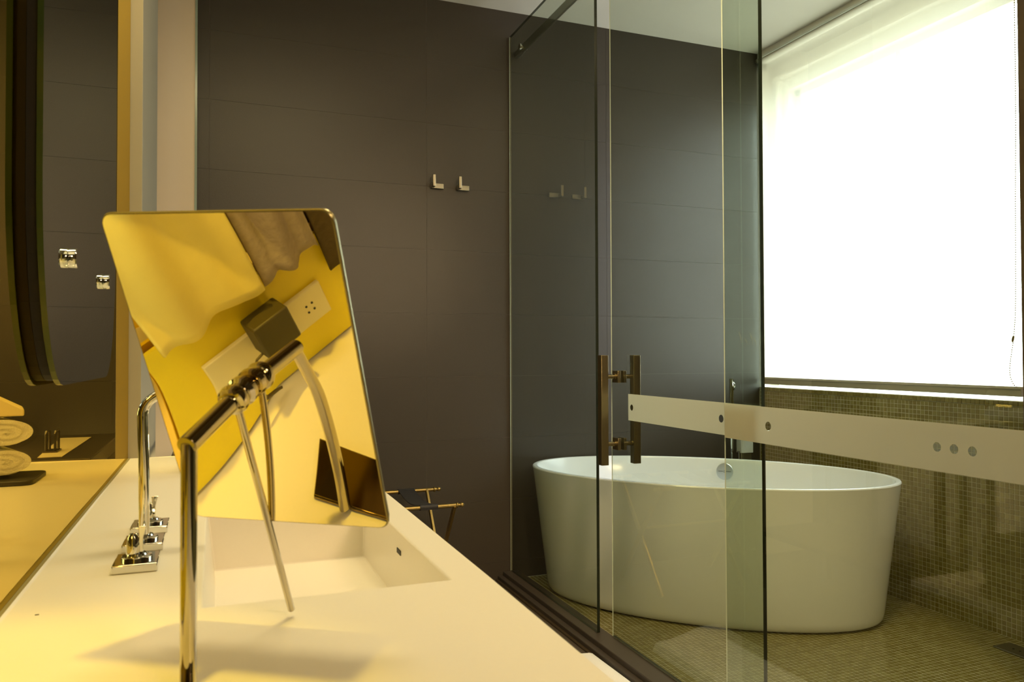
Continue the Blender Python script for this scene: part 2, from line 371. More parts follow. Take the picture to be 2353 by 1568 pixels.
# door handle: two square bars, four square washers, stems
hy = 2.490
for sx, nm in ((-.067, 'outer'), (.067, 'inner')):
    q = MB(); q.box((XD+sx-.0145, hy-.0145, H-.400), (XD+sx+.0145, hy+.0145, H-.001))
    hb = q.build('handle_bar', BRASS, door, bevel=.0015)
    for hz in (H-.080, H-.325):
        s = 1 if sx > 0 else -1
        q = MB(); q.box((XD+s*.006, hy-.022, hz-.022), (XD+s*.018, hy+.022, hz+.022)); q.build('washer', BRASS, door, bevel=.0012)
        q = MB(); q.tube([(XD+s*.016, hy, hz), (XD+sx-s*.014, hy, hz)], .0085, 16); q.tube([(XD+s*.017, hy, hz), (XD+s*.024, hy, hz)], .012, 16)
        q.build('stem', BRASS, door, smooth=True)
SM = bpy.data.materials.new('dried_water_marks'); SM.use_nodes = True; _T = SM.node_tree; _b = _T.nodes['Principled BSDF']
_b.inputs['Base Color'].default_value = (.8, .8, .76, 1); _b.inputs['Alpha'].default_value = .28; _b.inputs['Roughness'].default_value = 1
q = MB()
for yy, zz_, ln_ in ((1.7905, H+.065, .034), (1.765, H+.045, .018), (1.742, H+.060, .030), (1.727, H+.048, .026)):
    pts_ = [(XD-.0066, yy-.010*math.sin(t*1.6), zz_-ln_*t) for t in [k/7 for k in range(8)]]
    rr2 = [.0008, .0026, .0034, .0030, .0024, .0018, .0012, .0005]
    for k in range(7):
        (x, y, z), (x2, y2, z2) = pts_[k], pts_[k+1]; a2, b2 = rr2[k], rr2[k+1]
        q.add([(x, y-a2, z), (x, y+a2, z), (x, y2+b2, z2), (x, y2-b2, z2)], [(0, 1, 2, 3)])
q.build('water_mark', SM, door)
# sliding rail and its fixings
rail = thing('sliding_rail', 'dark steel sliding rail along the top of the shower glass', 'rail', (XG+.03, 3.4, H+1.48))
bx('bar', (XG+.027, -1.19, H+1.462), (XG+.037, 3.42, H+1.502), STEEL, rail, bevel=.002)
for yy in (3.405, 2.7, 1.2):
    q = MB(); q.lathe([(.004, 0), (.015, .001), (.016, .008), (.009, .010), (.009, .020), (.009, .032), (.014, .033), (.014, .040), (.003, .041)], (XG+.0068, yy, H+1.482), (1, 0, 0), 20)
    q.build('glass_clamp', CHROME, rail, smooth=True)
q = MB(); q.box((XG+.024, 3.42, H+1.468), (XG+.046, 3.507, H+1.497)); q.build('wall_bracket', STEEL, rail, bevel=.002)

# ---------------------------------------------------------------- bathtub
tcx, tcy, tth = 2.02, 2.872, math.radians(-43)
def ell(a, b, z, n=96, e=2.06):
    o = []
    for k in range(n):
        t = 2*math.pi*k/n; cx_, sy_ = math.cos(t), math.sin(t)
        x = a*math.copysign(abs(cx_)**(2/e), cx_); y = b*math.copysign(abs(sy_)**(2/e), sy_)
        o.append((tcx+x*math.cos(tth)-y*math.sin(tth), tcy+x*math.sin(tth)+y*math.cos(tth), z))
    return o
def loft(rings, cap0=True, cap1=True):
    n = len(rings[0]); v = [p for R in rings for p in R]; f = []
    for i in range(len(rings)-1):
        for k in range(n): f.append((i*n+k, i*n+(k+1) % n, (i+1)*n+(k+1) % n, (i+1)*n+k))
    if cap0: f.append(tuple(range(n-1, -1, -1)))
    if cap1: f.append(tuple((len(rings)-1)*n+k for k in range(n)))
    return v, f
ZR = H-.51
rings = []
A0, B0, A1, B1 = .785, .435, .713, .350
def ab(z): s = 1-z/ZR; return A0+(A1-A0)*s, B0+(B1-B0)*s
for z, dlt in ((.004, .022), (.010, .010), (.022, .003), (.045, 0)): a, b = ab(z); rings.append(ell(a-dlt, b-dlt, z))
for z in (.2, .35, .48, ZR-.02): a, b = ab(z); rings.append(ell(a, b, z))
a, b = ab(ZR); rings += [ell(a+.0005, b+.0005, ZR-.006), ell(a-.002, b-.002, ZR-.0015), ell(a-.006, b-.006, ZR), ell(a-.017, b-.017, ZR), ell(a-.021, b-.021, ZR-.002), ell(a-.024, b-.024, ZR-.008)]
for z, dl in ((.48, .026), (.36, .030), (.25, .045), (.18, .075), (.145, .12), (.13, .20)): a, b = ab(z); rings.append(ell(a-dl, b-dl, z))
tub = thing('bathtub', 'freestanding white oval bathtub on the mosaic floor behind the glass', 'bathtub', (tcx, tcy, 0))
q = MB(); v, f = loft(rings); q.add(v, f); q.build('basin', TUB, tub, smooth=True)
# overflow plate on the inner far side
dc = Vector((2.3318, 3.1352, H-.5711)); nrm = Vector((-math.sin(-tth)*1, -math.cos(tth), .16)).normalized()
nrm = Vector((math.sin(tth), -math.cos(tth), .13)).normalized()
q = MB(); q.lathe([(.001, 0), (.0385, 0), (.040, .002), (.040, .009), (.038, .0115), (.001, .0118)], dc-nrm*(-.004), nrm, 40)
ov = q.build('overflow_cap', mat('satin_chrome', (.75, .76, .76), .28, 1), tub, smooth=True); ov['label'] = 'round chrome overflow cap'
q = MB(); u = nrm.orthogonal(); side = Vector((math.cos(tth), math.sin(tth), 0)); upv = nrm.cross(side).normalized()
if upv.z < 0: upv = -upv
pc_ = dc+nrm*.0163
def glyph(cx_, pts, r=.0007):
    q.tube([pc_+side*(cx_+a)+upv*b for a, b in pts], r, 5)
q.tube([pc_+side*(.0055*math.cos(t))+upv*(.0055*math.sin(t)) for t in [2*math.pi*k/16 for k in range(16)]], .0006, 5, closed=True)
q.tube([pc_+upv*-.003, pc_+upv*.003], .0007, 5)
for k in range(5):
    for sgn in (-1, 1):
        x = sgn*(.010+.0045*k); glyph(x, [(-.0015, -.0018), (-.0015, .0018), (.0015, .0018), (.0015, -.0018)])
q.build('engraved_mark', BLACK, ov)

# tub filler standing behind the tub
fl = thing('tub_filler', 'chrome floor-standing tub filler with a hand shower, behind the tub', 'faucet', (2.56, 3.34, 0))
q = MB(); q.box((2.552, 3.294, H-.512), (2.628, 3.334, H-.40)); q.build('control_block', mat('window_glint_metal', (.86, .90, .95), .45, .3), fl, bevel=.002)  # bluish white puts the window's reflection into the block's colour
q = MB(); q.box((2.558, 3.30, .004), (2.622, 3.33, H-.512)); q.build('column', STEEL, fl, bevel=.002)
q = MB(); q.box((2.545, 3.285, .0005), (2.635, 3.345, .012)); q.build('floor_plate', CHROME, fl, bevel=.002)
q = MB(); q.box((2.575, 3.12, H-.399), (2.605, 3.33, H-.379)); q.build('spout', CHROME, fl, bevel=.002)
q = MB(); q.tube([(2.497, 3.30, H-.50), (2.497, 3.30, H-.30), (2.498, 3.30, H-.125)], [.0075, .010, .0105], 16); q.tube([(2.497, 3.30, H-.21), (2.556, 3.31, H-.42)], .006, 10)
q.tube([(2.504, 3.30, H-.140), (2.515, 3.299, H-.150), (2.512, 3.30, H-.185)], .004, 8)
hs = q.build('hand_shower', CHROME, fl, smooth=True)
q = MB(); pts = []
for k in range(40):
    t = k/39; a = math.pi*t; pts.append((2.497+.022*(1-math.cos(a)), 3.30-.01*math.sin(a), H-.50-.33*math.sin(a)))
q.tube(pts, [.0062 if k % 2 else .0050 for k in range(40)], 10); q.build('hose', CHROME, fl, smooth=True)

# drain channel in the shower floor by the wall
dr = thing('floor_drain', 'long steel drain cover at the foot of the mosaic wall', 'drain', (2.74, 1.8, 0))
q = MB(); q.box((2.695, 1.45, .0005), (2.785, 2.03, .006)); q.build('cover', STEEL, dr, bevel=.0015)
q = MB()
for yy in (1.98, 1.955): q.lathe([(.004, 0), (.004, .0008)], (2.735, yy, .006), (0, 0, 1), 12)
q.build('screw', BLACK, dr)

# ---------------------------------------------------------------- roller blind
bl = thing('roller_blind', 'translucent cream roller blind drawn down over the window', 'blind', (XW, 2.7, ZC))
BY0, BY1 = 2.012, 3.478
q = MB(); q.add([(XW, BY0, H-.125), (XW, BY1, H-.125), (XW, BY1, ZC-.028), (XW, BY0, ZC-.028)], [(0, 1, 2, 3)]); q.build('fabric', BLIND, bl)
q = MB(); q.box((XW-.012, BY0-.004, H-.163), (XW+.012, BY1+.004, H-.125)); q.box((XW-.016, BY0-.004, H-.137), (XW-.012, BY1+.004, H-.130)); q.build('bottom_rail', RAIL, bl, bevel=.002)
q = MB(); q.tube([(XW+.024, BY0, ZC-.045), (XW+.024, BY1, ZC-.045)], .022, 24); q.build('roller_tube', WHITEM, bl, smooth=True)
bx('light_stop', (XW+.001, BY0-.01, ZC-.030), (XW+.045, 3.505, ZC-.0005), WHITEM, bl)  # strip added to close the light gap above the fabric
bx('head_rail', (XW-.008, BY0-.01, ZC-.040), (XW-.001, BY1+.008, ZC-.028), mat('pale_metal', (.80, .84, .80), .35), bl, bevel=.001)
q = MB(); q.box((XW-.006, BY1+.004, ZC-.10), (XW+.045, BY1+.010, ZC-.004)); q.tube([(XW-.01, BY1+.010, ZC-.05), (XW-.01, BY1+.022, ZC-.05)], .012, 12); q.build('bracket', STEEL, bl)
ch = thing('bead_chain', 'thin bead pull chain hanging at the right edge of the blind', 'chain', (XW-.02, 2.02, H+.1))
q = MB(); cpts = []
pts = [(2.006, .95), (2.012, .6), (2.015, .35), (2.019, .16), (2.028, .055), (2.040, -.02), (2.0445, -.065), (2.040, -.095), (2.028, -.118), (2.012, -.130)]
def cat(pts, step):
    out = []; P = [Vector((a, b)) for a, b in pts]
    for i in range(len(P)-1):
        p0 = P[max(i-1, 0)]; p1 = P[i]; p2 = P[i+1]; p3 = P[min(i+2, len(P)-1)]; n = max(2, int((p2-p1).length/.002))
        for k in range(n):
            t = k/n; out.append(.5*((2*p1)+(p2-p0)*t+(2*p0-5*p1+4*p2-p3)*t*t+(3*p1-p0-3*p2+p3)*t**3))
    res = [out[0]]
    for p in out:
        if (p-res[-1]).length >= step: res.append(p)
    return res
for p in cat([(2.004, 1.62)]+pts, .0078):
    q.lathe([(.0012, -.0022), (.0023, -.0010), (.0023, .0010), (.0012, .0022)], (XW-.022, p.x, H+p.y), (0, 0, 1), 6)
o = q.build('bead', mat('chain_beads', (.45, .36, .22), .4), ch); o['kind'] = 'stuff'
q = MB(); q.tube([(XW-.022, p.x, H+p.y) for p in cat([(2.004, 1.62)]+pts, .03)], .0004, 5); q.build('cord', WHITEM, ch)
q = MB(); q.tube([(XW-.022, 2.0265, H+.068), (XW-.022, 2.0285, H+.062), (XW-.022, 2.031, H+.050), (XW-.022, 2.032, H+.044)], [.0025, .0042, .0042, .0025], 12); q.build('connector', OLDBRASS, ch, smooth=True)

# ---------------------------------------------------------------- wall hooks, luggage rack
def hook(x, z, label):
    h = thing('robe_hook', label, 'hook', (x, YB-.006, z), 'square chrome robe hooks on the dark tiled wall')
    bx('plate', (x, YB-.020, z-.012), (x+.058, YB-.0066, z+.012), STEEL, h, bevel=.0015)
    q = MB(); q.box((x-.004, YB-.050, z-.010), (x+.010, YB-.0066, z+.008)); q.box((x-.004, YB-.056, z-.010), (x+.010, YB-.048, z+.046))
    q.build('prong', mat('warm_steel', (.44, .40, .31), .35, 1), h, bevel=.002)
hook(.955, H+.800, 'square chrome robe hook beside the tile joint, left of the pair')
hook(1.082, H+.800, 'square chrome robe hook nearer the glass, right of the pair')
rk = thing('luggage_rack', 'folding brass luggage rack with black straps against the dark tiled wall', 'luggage rack', (.66, 3.15, 0))
zt = H-.60; yb_, yf_ = 3.35, 2.965; x0, x1 = .36, .945
for yy, xe in ((yb_, x1+.005), (yf_, x1-.008)):
    q = MB(); q.tube([(x0, yy, zt), (xe-.03, yy, zt)], .0085, 14)
    q.lathe([(.0085, 0), (.012, .004), (.012, .008), (.007, .012), (.007, .018), (.010, .022), (.010, .030), (.004, .036)], (xe-.03, yy, zt), (1, 0, 0), 14)
    q.build('rod', OLDBRASS, rk, smooth=True)
def bar(a, b, wx, wy, nm='leg'):
    a = Vector(a); b = Vector(b); d = (b-a).normalized(); s = Vector((1, 0, 0)); t = d.cross(s).normalized()
    v = [p+s*i*wx+t*j*wy for p in (a, b) for i, j in ((-1, -1), (1, -1), (1, 1), (-1, 1))]
    q = MB(); q.add(v, [(0, 1, 2, 3), (7, 6, 5, 4), (0, 4, 5, 1), (1, 5, 6, 2), (2, 6, 7, 3), (3, 7, 4, 0)]); return q.build(nm, OLDBRASS, rk, bevel=.001)
for xx in (x0+.02, x1-.055):
    bar((xx, yb_, zt), (xx, yf_+.02, .001), .005, .011); bar((xx+.014, yf_, zt), (xx+.014, yb_-.02, .001), .005, .011)
for sx in (x0+.07, x0+.235, x0+.40):
    sw = .036; q = MB(); n = 14; top = []; 
    for k in range(n+1):
        t = k/n; y = yf_+(yb_-yf_)*t; top.append((y, zt+.010-.022*math.sin(math.pi*t)))
    prof = [(yf_-.010, zt-.006), (yf_-.011, zt+.004)]+top+[(yb_+.011, zt+.004), (yb_+.010, zt-.006)]
    v = []; f = []
    for (y, z) in prof: v += [(sx, y, z), (sx+2*sw, y, z), (sx+2*sw, y, z-.003), (sx, y, z-.003)]
    for i in range(len(prof)-1):
        for k in range(4): f.append((i*4+k, i*4+(k+1) % 4, (i+1)*4+(k+1) % 4, (i+1)*4+k))
    f += [(0, 1, 2, 3), tuple(len(v)-4+k for k in (3, 2, 1, 0))]
    q.add(v, f)
    for yy in (yb_, yf_): q.tube([(sx, yy, zt), (sx+2*sw, yy, zt)], .0115, 14)
    q.build('strap', BLACKST, rk)
q = MB(); q.tube([(x0+.02, (yb_+yf_)/2, zt/2+.03), (x1-.03, (yb_+yf_)/2, zt/2+.03)], .006, 10); q.build('cross_rod', OLDBRASS, rk, smooth=True)

# ---------------------------------------------------------------- vanity counter with sunken basin
vc = thing('vanity_counter', 'long cream solid-surface vanity counter with a sunken rectangular basin', 'counter', (.05, .8, CT-.14))
CX1 = .304; CY0, CY1 = -1.0, 2.179; bx0, bx1, by0, by1 = -.009, .257, .862, 1.402; BZ = CT-.104
q = MB()
X = [XL, bx0, bx1, CX1]; Y = [CY0, by0, by1, CY1]
FE = [.274, .3005, .304, .304]; V = [(FE[j] if i == 3 else X[i], Y[j], CT) for j in range(4) for i in range(4)]; F = [(j*4+i, j*4+i+1, (j+1)*4+i+1, (j+1)*4+i) for j in range(3) for i in range(3) if not (i == 1 and j == 1)]
V += [(x, y, CT-.14) for (x, y) in ((XL, CY0), (FE[0], CY0), (CX1, CY1), (XL, CY1))]
V += [(FE[1], by0, CT-.14), (FE[2], by1, CT-.14)]
F += [(0, 1, 2, 3, 17, 16), (3, 7, 20, 17), (7, 11, 21, 20), (11, 15, 18, 21), (15, 14, 13, 12, 19, 18), (12, 8, 4, 0, 16, 19), (16, 17, 20, 21, 18, 19)]
# basin: walls drop to the floor of the bowl, left wall slightly battered
V += [(bx0+.012, by0+.004, BZ), (bx1-.002, by0+.004, BZ), (bx1-.002, by1-.004, BZ+.001), (bx0+.012, by1-.004, BZ+.001)]
F += [(5, 6, 23, 22), (6, 10, 24, 23), (10, 9, 25, 24), (9, 5, 22, 25), (22, 23, 24, 25)]
me = bpy.data.meshes.new('worktop'); me.from_pydata(V, [], F); me.materials.append(COUNTER); me.update()
wt = bpy.data.objects.new('worktop', me); C.objects.link(wt)
b = wt.modifiers.new('bevel', 'BEVEL'); b.width = .0025; b.segments = 3; b.limit_method = 'ANGLE'; b.angle_limit = math.radians(40)
me.polygons.foreach_set('use_smooth', [True]*len(me.polygons)); me.set_sharp_from_angle(angle=math.radians(50))
adopt(wt, vc)
q = MB(); q.box((bx1-.0016, 1.110, H-.2925), (bx1-.0004, 1.134, H-.2855)); q.build('overflow_slot', BLACK, vc)
q = MB(); q.lathe([(.001, 0), (.019, 0), (.021, .002), (.001, .004)], (.10, 1.16, BZ+.001), (0, 0, 1), 24); q.build('drain_cap', CHROME, vc, smooth=True)
bx('grime_speck', (-.166, .898, CT), (-.1625, .8995, CT+.0006), BLACK, vc)
# open shelf with folded towels under the counter (the glass shows its reflection)
sh = thing('vanity_shelf', 'cream shelf hanging under the vanity counter', 'shelf', (.05, 1.3, .24))
bx('board', (XL+.002, .2, .21), (.25, 2.17, .24), CREAM, sh, bevel=.002); bx('end_panel', (XL+.002, .18, .21), (.25, .2, CT-.14), CREAM, sh)
TW = noisy(mat('olive_towel', (.16, .14, .08), .95, spec=.1), 300, .1, 0, .8)
def foldtowel(x0, x1, y0, y1, z, h, m):
    q = MB(); n = 12; r = h/2; prof = []
    for k in range(n+1): a = -math.pi/2+math.pi*k/n; prof.append((y1-r+r*math.cos(a), z+r+r*math.sin(a)))
    for k in range(n+1): a = math.pi/2+math.pi*k/n; prof.append((y0+r+r*math.cos(a), z+r+r*math.sin(a)))
    N = len(prof); v = [(x, y, zz) for x in (x0, x1) for y, zz in prof]
    f = [(k, (k+1) % N, N+(k+1) % N, N+k) for k in range(N)]+[tuple(range(N)), tuple(range(2*N-1, N-1, -1))]
    q.add(v, f); return q.build('folded_towel', m, smooth=True)
for k in range(4):
    o = foldtowel(-.12, .21, 1.35+.01*(k % 2), 1.92-.012*(k % 2), .241+.0555*k, .0545, TW)
    tag(o, ['dark olive folded towel at the bottom of the stack under the counter', 'dark olive folded towel second from the bottom of the stack under the counter',
            'dark olive folded towel second from the top of the stack under the counter', 'dark olive folded towel on top of the stack under the counter'][k], 'towel', 'olive towels stacked on the shelf under the counter')

# three-hole basin mixer
def valve(name, y0, label, lever):
    t = thing(name, label, 'faucet', (-.087, y0+.033, CT), None)
    bx('base_plate', (-.112, y0, CT), (-.062, y0+.062, CT+.0105), CHROME, t, bevel=.0012)
    c = (-.087, y0+.031)
    q = MB(); q.lathe([(.0175, 0), (.0175, .0035), (.0165, .0045), (.012, .005), (.011, .007), (.0001, .007)], (c[0], c[1], CT+.0105), (0, 0, 1), 28); q.build('collar', CHROME, t, smooth=True)
    if lever:
        q = MB(); q.lathe([(.0085, 0), (.0080, .010), (.0065, .020), (.0045, .024), (.0001, .025)], (c[0]-.004, c[1], CT+.017), (0, 0, 1), 20); q.build('stem', CHROME, t, smooth=True)
        v = []; s = lever
        for h, wd, th_ in ((.016, .0048, .0035), (.026, .0030, .0028), (.036, .0024, .0018), (.046, .0040, .0014), (.050, .0048, .0012)):
            cx_ = c[0]+.003+.003*s*(h-.018)/.03; cy_ = c[1]-.002*(h-.018)/.03
            v += [(cx_-wd, cy_-th_, CT+h), (cx_+wd, cy_-th_, CT+h), (cx_+wd, cy_+th_, CT+h), (cx_-wd, cy_+th_, CT+h)]
        f = [(0, 1, 2, 3), tuple(len(v)-4+k for k in (3, 2, 1, 0))]
        for i in range(4):
            for k in range(4): f.append((i*4+k, i*4+(k+1) % 4, (i+1)*4+(k+1) % 4, (i+1)*4+k))
        q = MB(); q.add(v, f); q.build('lever', CHROME, t, bevel=.0008)
    return t
valve('tap_valve', 1.027, 'square chrome tap handle nearest the camera beside the basin', 1)
sp = valve('basin_spout', 1.135, 'tall curved chrome spout rising between the two tap handles', 0)
valve('tap_valve', 1.245, 'square chrome tap handle farthest from the camera, behind the spout', 1)
q = MB(); pts = [(-.087, 1.166, CT+.012), (-.0872, 1.166, CT+.05), (-.088, 1.166, CT+.12), (-.090, 1.166, CT+.178)]
R = .030
for k in range(1, 11):
    a = math.pi/2*k/10; pts.append((-.090+R*(1-math.cos(a)), 1.166, CT+.178+R*math.sin(a)))
pts += [(.0, 1.166, CT+.206), (.055, 1.166, CT+.2045)]
# flattened square-ish section
rings = []
N = len(pts)
for i, p in enumerate(pts):
    t = (Vector(pts[min(i+1, N-1)])-Vector(pts[max(i-1, 0)])).normalized(); yv = Vector((0, 1, 0)); s_ = yv.cross(t).normalized()
    hw = .0068; hd = .0088; R_ = []
    for k in range(20):
        a = 2*math.pi*k/20; ca, sa = math.cos(a), math.sin(a); e = .55
        R_.append(tuple(Vector(p)+s_*hw*math.copysign(abs(ca)**e, ca)+yv*hd*math.copysign(abs(sa)**e, sa)))
    rings.append(R_)
v, f = loft(rings); q.add(v, f); q.build('spout_pipe', CHROME, sp, smooth=True)

# ---------------------------------------------------------------- bronze wall mirror and the round-cornered mirror
wm = thing('wall_mirror', 'large bronze-tinted mirror covering the wall behind the vanity counter', 'mirror', (XL, .7, CT))
XM = XL-.006
q = MB(); v = [(XM, -1.0, CT-.02), (XM, 2.178, CT-.02), (XM, 2.178, ZC-.003), (XM, -1.0, ZC-.003)]
q.add(v+[(x-.0018, y, z) for x, y, z in v], [(0, 1, 2, 3), (7, 6, 5, 4), (0, 4, 5, 1), (1, 5, 6, 2), (2, 6, 7, 3), (3, 7, 4, 0)]); q.build('sheet', BRONZEMIR, wm)
bx('bottom_bead', (XL-.0058, -.99, CT-.02), (XL-.0003, 2.176, CT+.0012), mat('mirror_bead', (.30, .26, .12), .4), wm)
rm = thing('round_mirror', 'clear mirror with rounded corners mounted over the bronze mirror', 'mirror', (-.178, 1.3, H+.5))
MY0, MY1, MZ0, MZ1, RR = 1.0095, 1.716, H-.0376, H+1.42, .15
def rrect(y0, y1, z0, z1, ry, rz, n=12):
    o = []
    for cy_, cz_, a0 in ((y1-ry, z1-rz, 0), (y0+ry, z1-rz, 90), (y0+ry, z0+rz, 180), (y1-ry, z0+rz, 270)):
        for k in range(n+1):
            a = math.radians(a0+90*k/n); o.append((cy_+ry*math.cos(a), cz_+rz*math.sin(a)))
    return o
def slab(name, outline, xa, xb, mats, parent, side=1):
    N = len(outline); v = [(xb, y, z) for y, z in outline]+[(xa, y, z) for y, z in outline]
    q = MB(); q.add(v, [tuple(range(N))], 0); q.add(v, [tuple(range(2*N-1, N-1, -1))], side); q.add(v, [(k, (k+1) % N, N+(k+1) % N, N+k) for k in range(N)], side)
    me = bpy.data.meshes.new(name); me.from_pydata(q.v, [], q.f)
    for m in mats: me.materials.append(m)
    me.polygons.foreach_set('material_index', q.m); bm = bmesh.new(); bm.from_mesh(me); bmesh.ops.remove_doubles(bm, verts=bm.verts, dist=1e-6); bmesh.ops.recalc_face_normals(bm, faces=bm.faces); bm.to_mesh(me); bm.free()
    o = bpy.data.objects.new(name, me); C.objects.link(o); adopt(o, parent); return o
slab('glass', rrect(MY0, MY1, MZ0, MZ1, .141, .25), -.1890, -.1826, [SILVER, GREEN], rm)
slab('backing', rrect(MY0+.006, MY1-.006, MZ0+.006, MZ1-.006, .135, .245), -.2008, -.1892, [BLACK, mat('backing_black', (.004, .003, .003), .7)], rm)
for ky in (1.184, 1.536):
    for kz in (H+.133, H+1.25):
        q = MB(); q.lathe([(.0128, 0), (.0135, .001), (.0135, .009), (.0122, .0105), (.0001, .0108)], (-.1826, ky, kz), (1, 0, 0), 28); q.build('fixing_knob', CHROME, rm, smooth=True)

# ---------------------------------------------------------------- things at the far end of the counter (seen in the mirror)
tr = foldtowel(-.06, .2, 1.70, 1.80, 0, .02, SLATE); bpy.data.objects.remove(tr)
ty = thing('amenity_tray', 'dark slate tray with rounded ends under the rolled white towels', 'tray', (.05, 1.87, CT))
q = MB(); o_ = rrect(1.80, 1.96, -.062, .19, .02, .02); N = len(o_)
v = [(x, y, CT+.0004) for y, x in o_]+[(x, y, CT+.010) for y, x in o_]
q.add(v, [tuple(range(N)), tuple(range(2*N-1, N-1, -1))]+[(k, (k+1) % N, N+(k+1) % N, N+k) for k in range(N)]); q.build('board', SLATE, ty, bevel=.002)
def rolled(xa, xb, yc, zc, rx, label):
    q = MB(); n = 90; turns = 2.6; prof = []
    for k in range(n):
        t = k/(n-1); a = 2*math.pi*turns*t; r = rx*(.10+.90*t); prof.append((yc+r*1.12*math.cos(a), zc+r*math.sin(a)))
    v = []; f = []; th_ = .0042
    for x in (xa, xb):
        for i, (y, z) in enumerate(prof):
            d = Vector((y-yc, z-zc)); L = max(d.length, 1e-4); w_ = th_*min(1, L/.006)
            v += [(x, y, z), (x, y-d.x/L*w_*1.6, z-d.y/L*w_*1.6)]
    for i in range(n-1):
        a0, a1, b0, b1 = 2*i, 2*i+1, 2*i+2, 2*i+3; o2 = 2*n
        f += [(a0, b0, b0+o2, a0+o2), (a1, a1+o2, b1+o2, b1), (a0, a1, b1, b0), (a0+o2, b0+o2, b1+o2, a1+o2)]
    f.append((2*(n-1), 2*(n-1)+1, 2*(n-1)+1+2*n, 2*(n-1)+2*n))
    q.add(v, f); q.lathe([(rx*.80, 0), (rx*.80, abs(xb-xa)-.006)], (xa+.003, yc, zc), (1, 0, 0), 20)
    o = q.build('rolled_towel', CLOTH, smooth=True); return tag(o, label, 'towel', 'rolled white towels beside the mirror')
def roll_y(ya, yb, xc, zc, r, label):
    o = rolled(ya, yb, 0, 0, r, label); o.rotation_euler = (0, 0, math.radians(78)); o.location = (xc, 0, zc); return o
rz_ = CT+.0104
def place_roll(r, xc, zc, y0, L, label):
    o = rolled(0, L, 0, 0, r, label); o.scale = (1, 1.75, 1); o.rotation_euler = (0, 0, math.radians(66)); o.location = (xc, y0, zc); return o
place_roll(.030, -.008, rz_+.032, 1.835, .17, 'rolled white towel lying directly on the slate tray')
up_roll = place_roll(.031, -.010, rz_+.093, 1.832, .17, 'rolled white towel on top of another, in a clear sleeve')
q = MB(); n = 40; e_ = [(.0330*math.cos(2*math.pi*k/n)*1.03, .0335*math.sin(2*math.pi*k/n)) for k in range(n)]
q.add([(x, y, z) for x in (.004, .16) for y, z in e_], [(k, (k+1) % n, n+(k+1) % n, n+k) for k in range(n)])
SLEEVE = glass('clear_sleeve', (.93, .93, .88), 2.0)
sl = q.build('clear_sleeve', SLEEVE, smooth=True); sl.parent = up_roll
q = MB(); v = [(-.040, 1.84, 0), (.09, 1.835, 0), (.11, 1.93, 0), (-.020, 1.93, 0), (-.040, 1.84, .014), (.09, 1.835, .085), (.11, 1.93, .085), (-.020, 1.93, .014)]
q.add([(x, y, z+rz_+.1275) for x, y, z in v], [(0, 3, 2, 1), (4, 5, 6, 7), (0, 1, 5, 4), (1, 2, 6, 5), (2, 3, 7, 6), (3, 0, 4, 7)])
tag(q.build('paper_box', mat('cream_paper', (.85, .72, .40), .7), bevel=.003), 'cream folded paper box lying on top of the rolled towels', 'box')
# dark console beyond the counter
cs = thing('console_table', 'dark wood console standing beyond the far end of the counter', 'table', (.1, 2.6, 0))
bx('top', (-.105, 2.28, CT-.05), (.34, 2.98, CT-.006), DARKW, cs, bevel=.003)
for lx in (-.095, .30):
    for ly in (2.30, 2.93): bx('leg', (lx, ly, .0005), (lx+.03, ly+.03, CT-.05), DARKW, cs)
bx('shelf', (-.10, 2.29, .25), (.33, 2.97, .27), DARKW, cs)
q = MB(); zz = CT-.0055; q.add([(-.004+.03, 2.33, zz), (-.03, 2.33, zz), (-.03, 2.86, zz), (.06, 2.86, zz), (-.004+.03, 2.33, zz+.0012), (-.03, 2.33, zz+.0012), (-.03, 2.86, zz+.0012), (.06, 2.86, zz+.0012)],
      [(0, 1, 2, 3), (7, 6, 5, 4), (0, 4, 5, 1), (1, 5, 6, 2), (2, 6, 7, 3), (3, 7, 4, 0)])
tag(q.build('card', CARD), 'flat cream card lying on the dark console', 'card')
st = thing('napkin_stand', 'small dark steel stand with two upright loops on the card', 'stand', (.012, 2.5, zz))
DARKMET = mat('gunmetal', (.12, .10, .07), .35, 1)
for lx in (.004, .026):
    q = MB(); q.tube([(lx, 2.44, zz+.005), (lx, 2.44, zz+.052), (lx, 2.443, zz+.058), (lx, 2.487, zz+.058), (lx, 2.49, zz+.052), (lx, 2.49, zz+.005)], .0035, 8); q.build('loop', DARKMET, st, smooth=True)
bx('foot', (-.002, 2.43, zz+.0013), (.032, 2.50, zz+.0055), DARKMET, st)

# ---------------------------------------------------------------- bath mat on the floor
q = MB(); n = 26; m_ = 60; x0, x1, y0, y1 = .905, 1.268, 1.25, 2.52; V = []; F = []
for j in range(m_+1):
    for i in range(n+1):
        u_, t_ = i/n, j/m_
        y = y0+(y1-y0)*t_; x = x0+(x1-x0)*u_
        if t_ > .9: y += .035*math.sin(u_*5.2+.5)*(t_-.9)/.1-.05*abs(u_-.35)*(t_-.9)/.1
        dd = min(u_, 1-u_)*(x1-x0); de = min(t_, 1-t_)*(y1-y0); ed = min(dd, de)
        z = .008+.034*(1-math.exp(-ed/.010))+.0025*math.sin(x*31+y*9)
        if ed < 1e-6: z = .001
        V.append((x, y, z))
for j in range(m_):
    for i in range(n): a = j*(n+1)+i; F.append((a, a+1, a+n+2, a+n+1))
q.add(V, F); tag(q.build('bath_mat', CLOTH, smooth=True), 'thick white bath mat on the floor between the counter and the glass', 'bath mat')

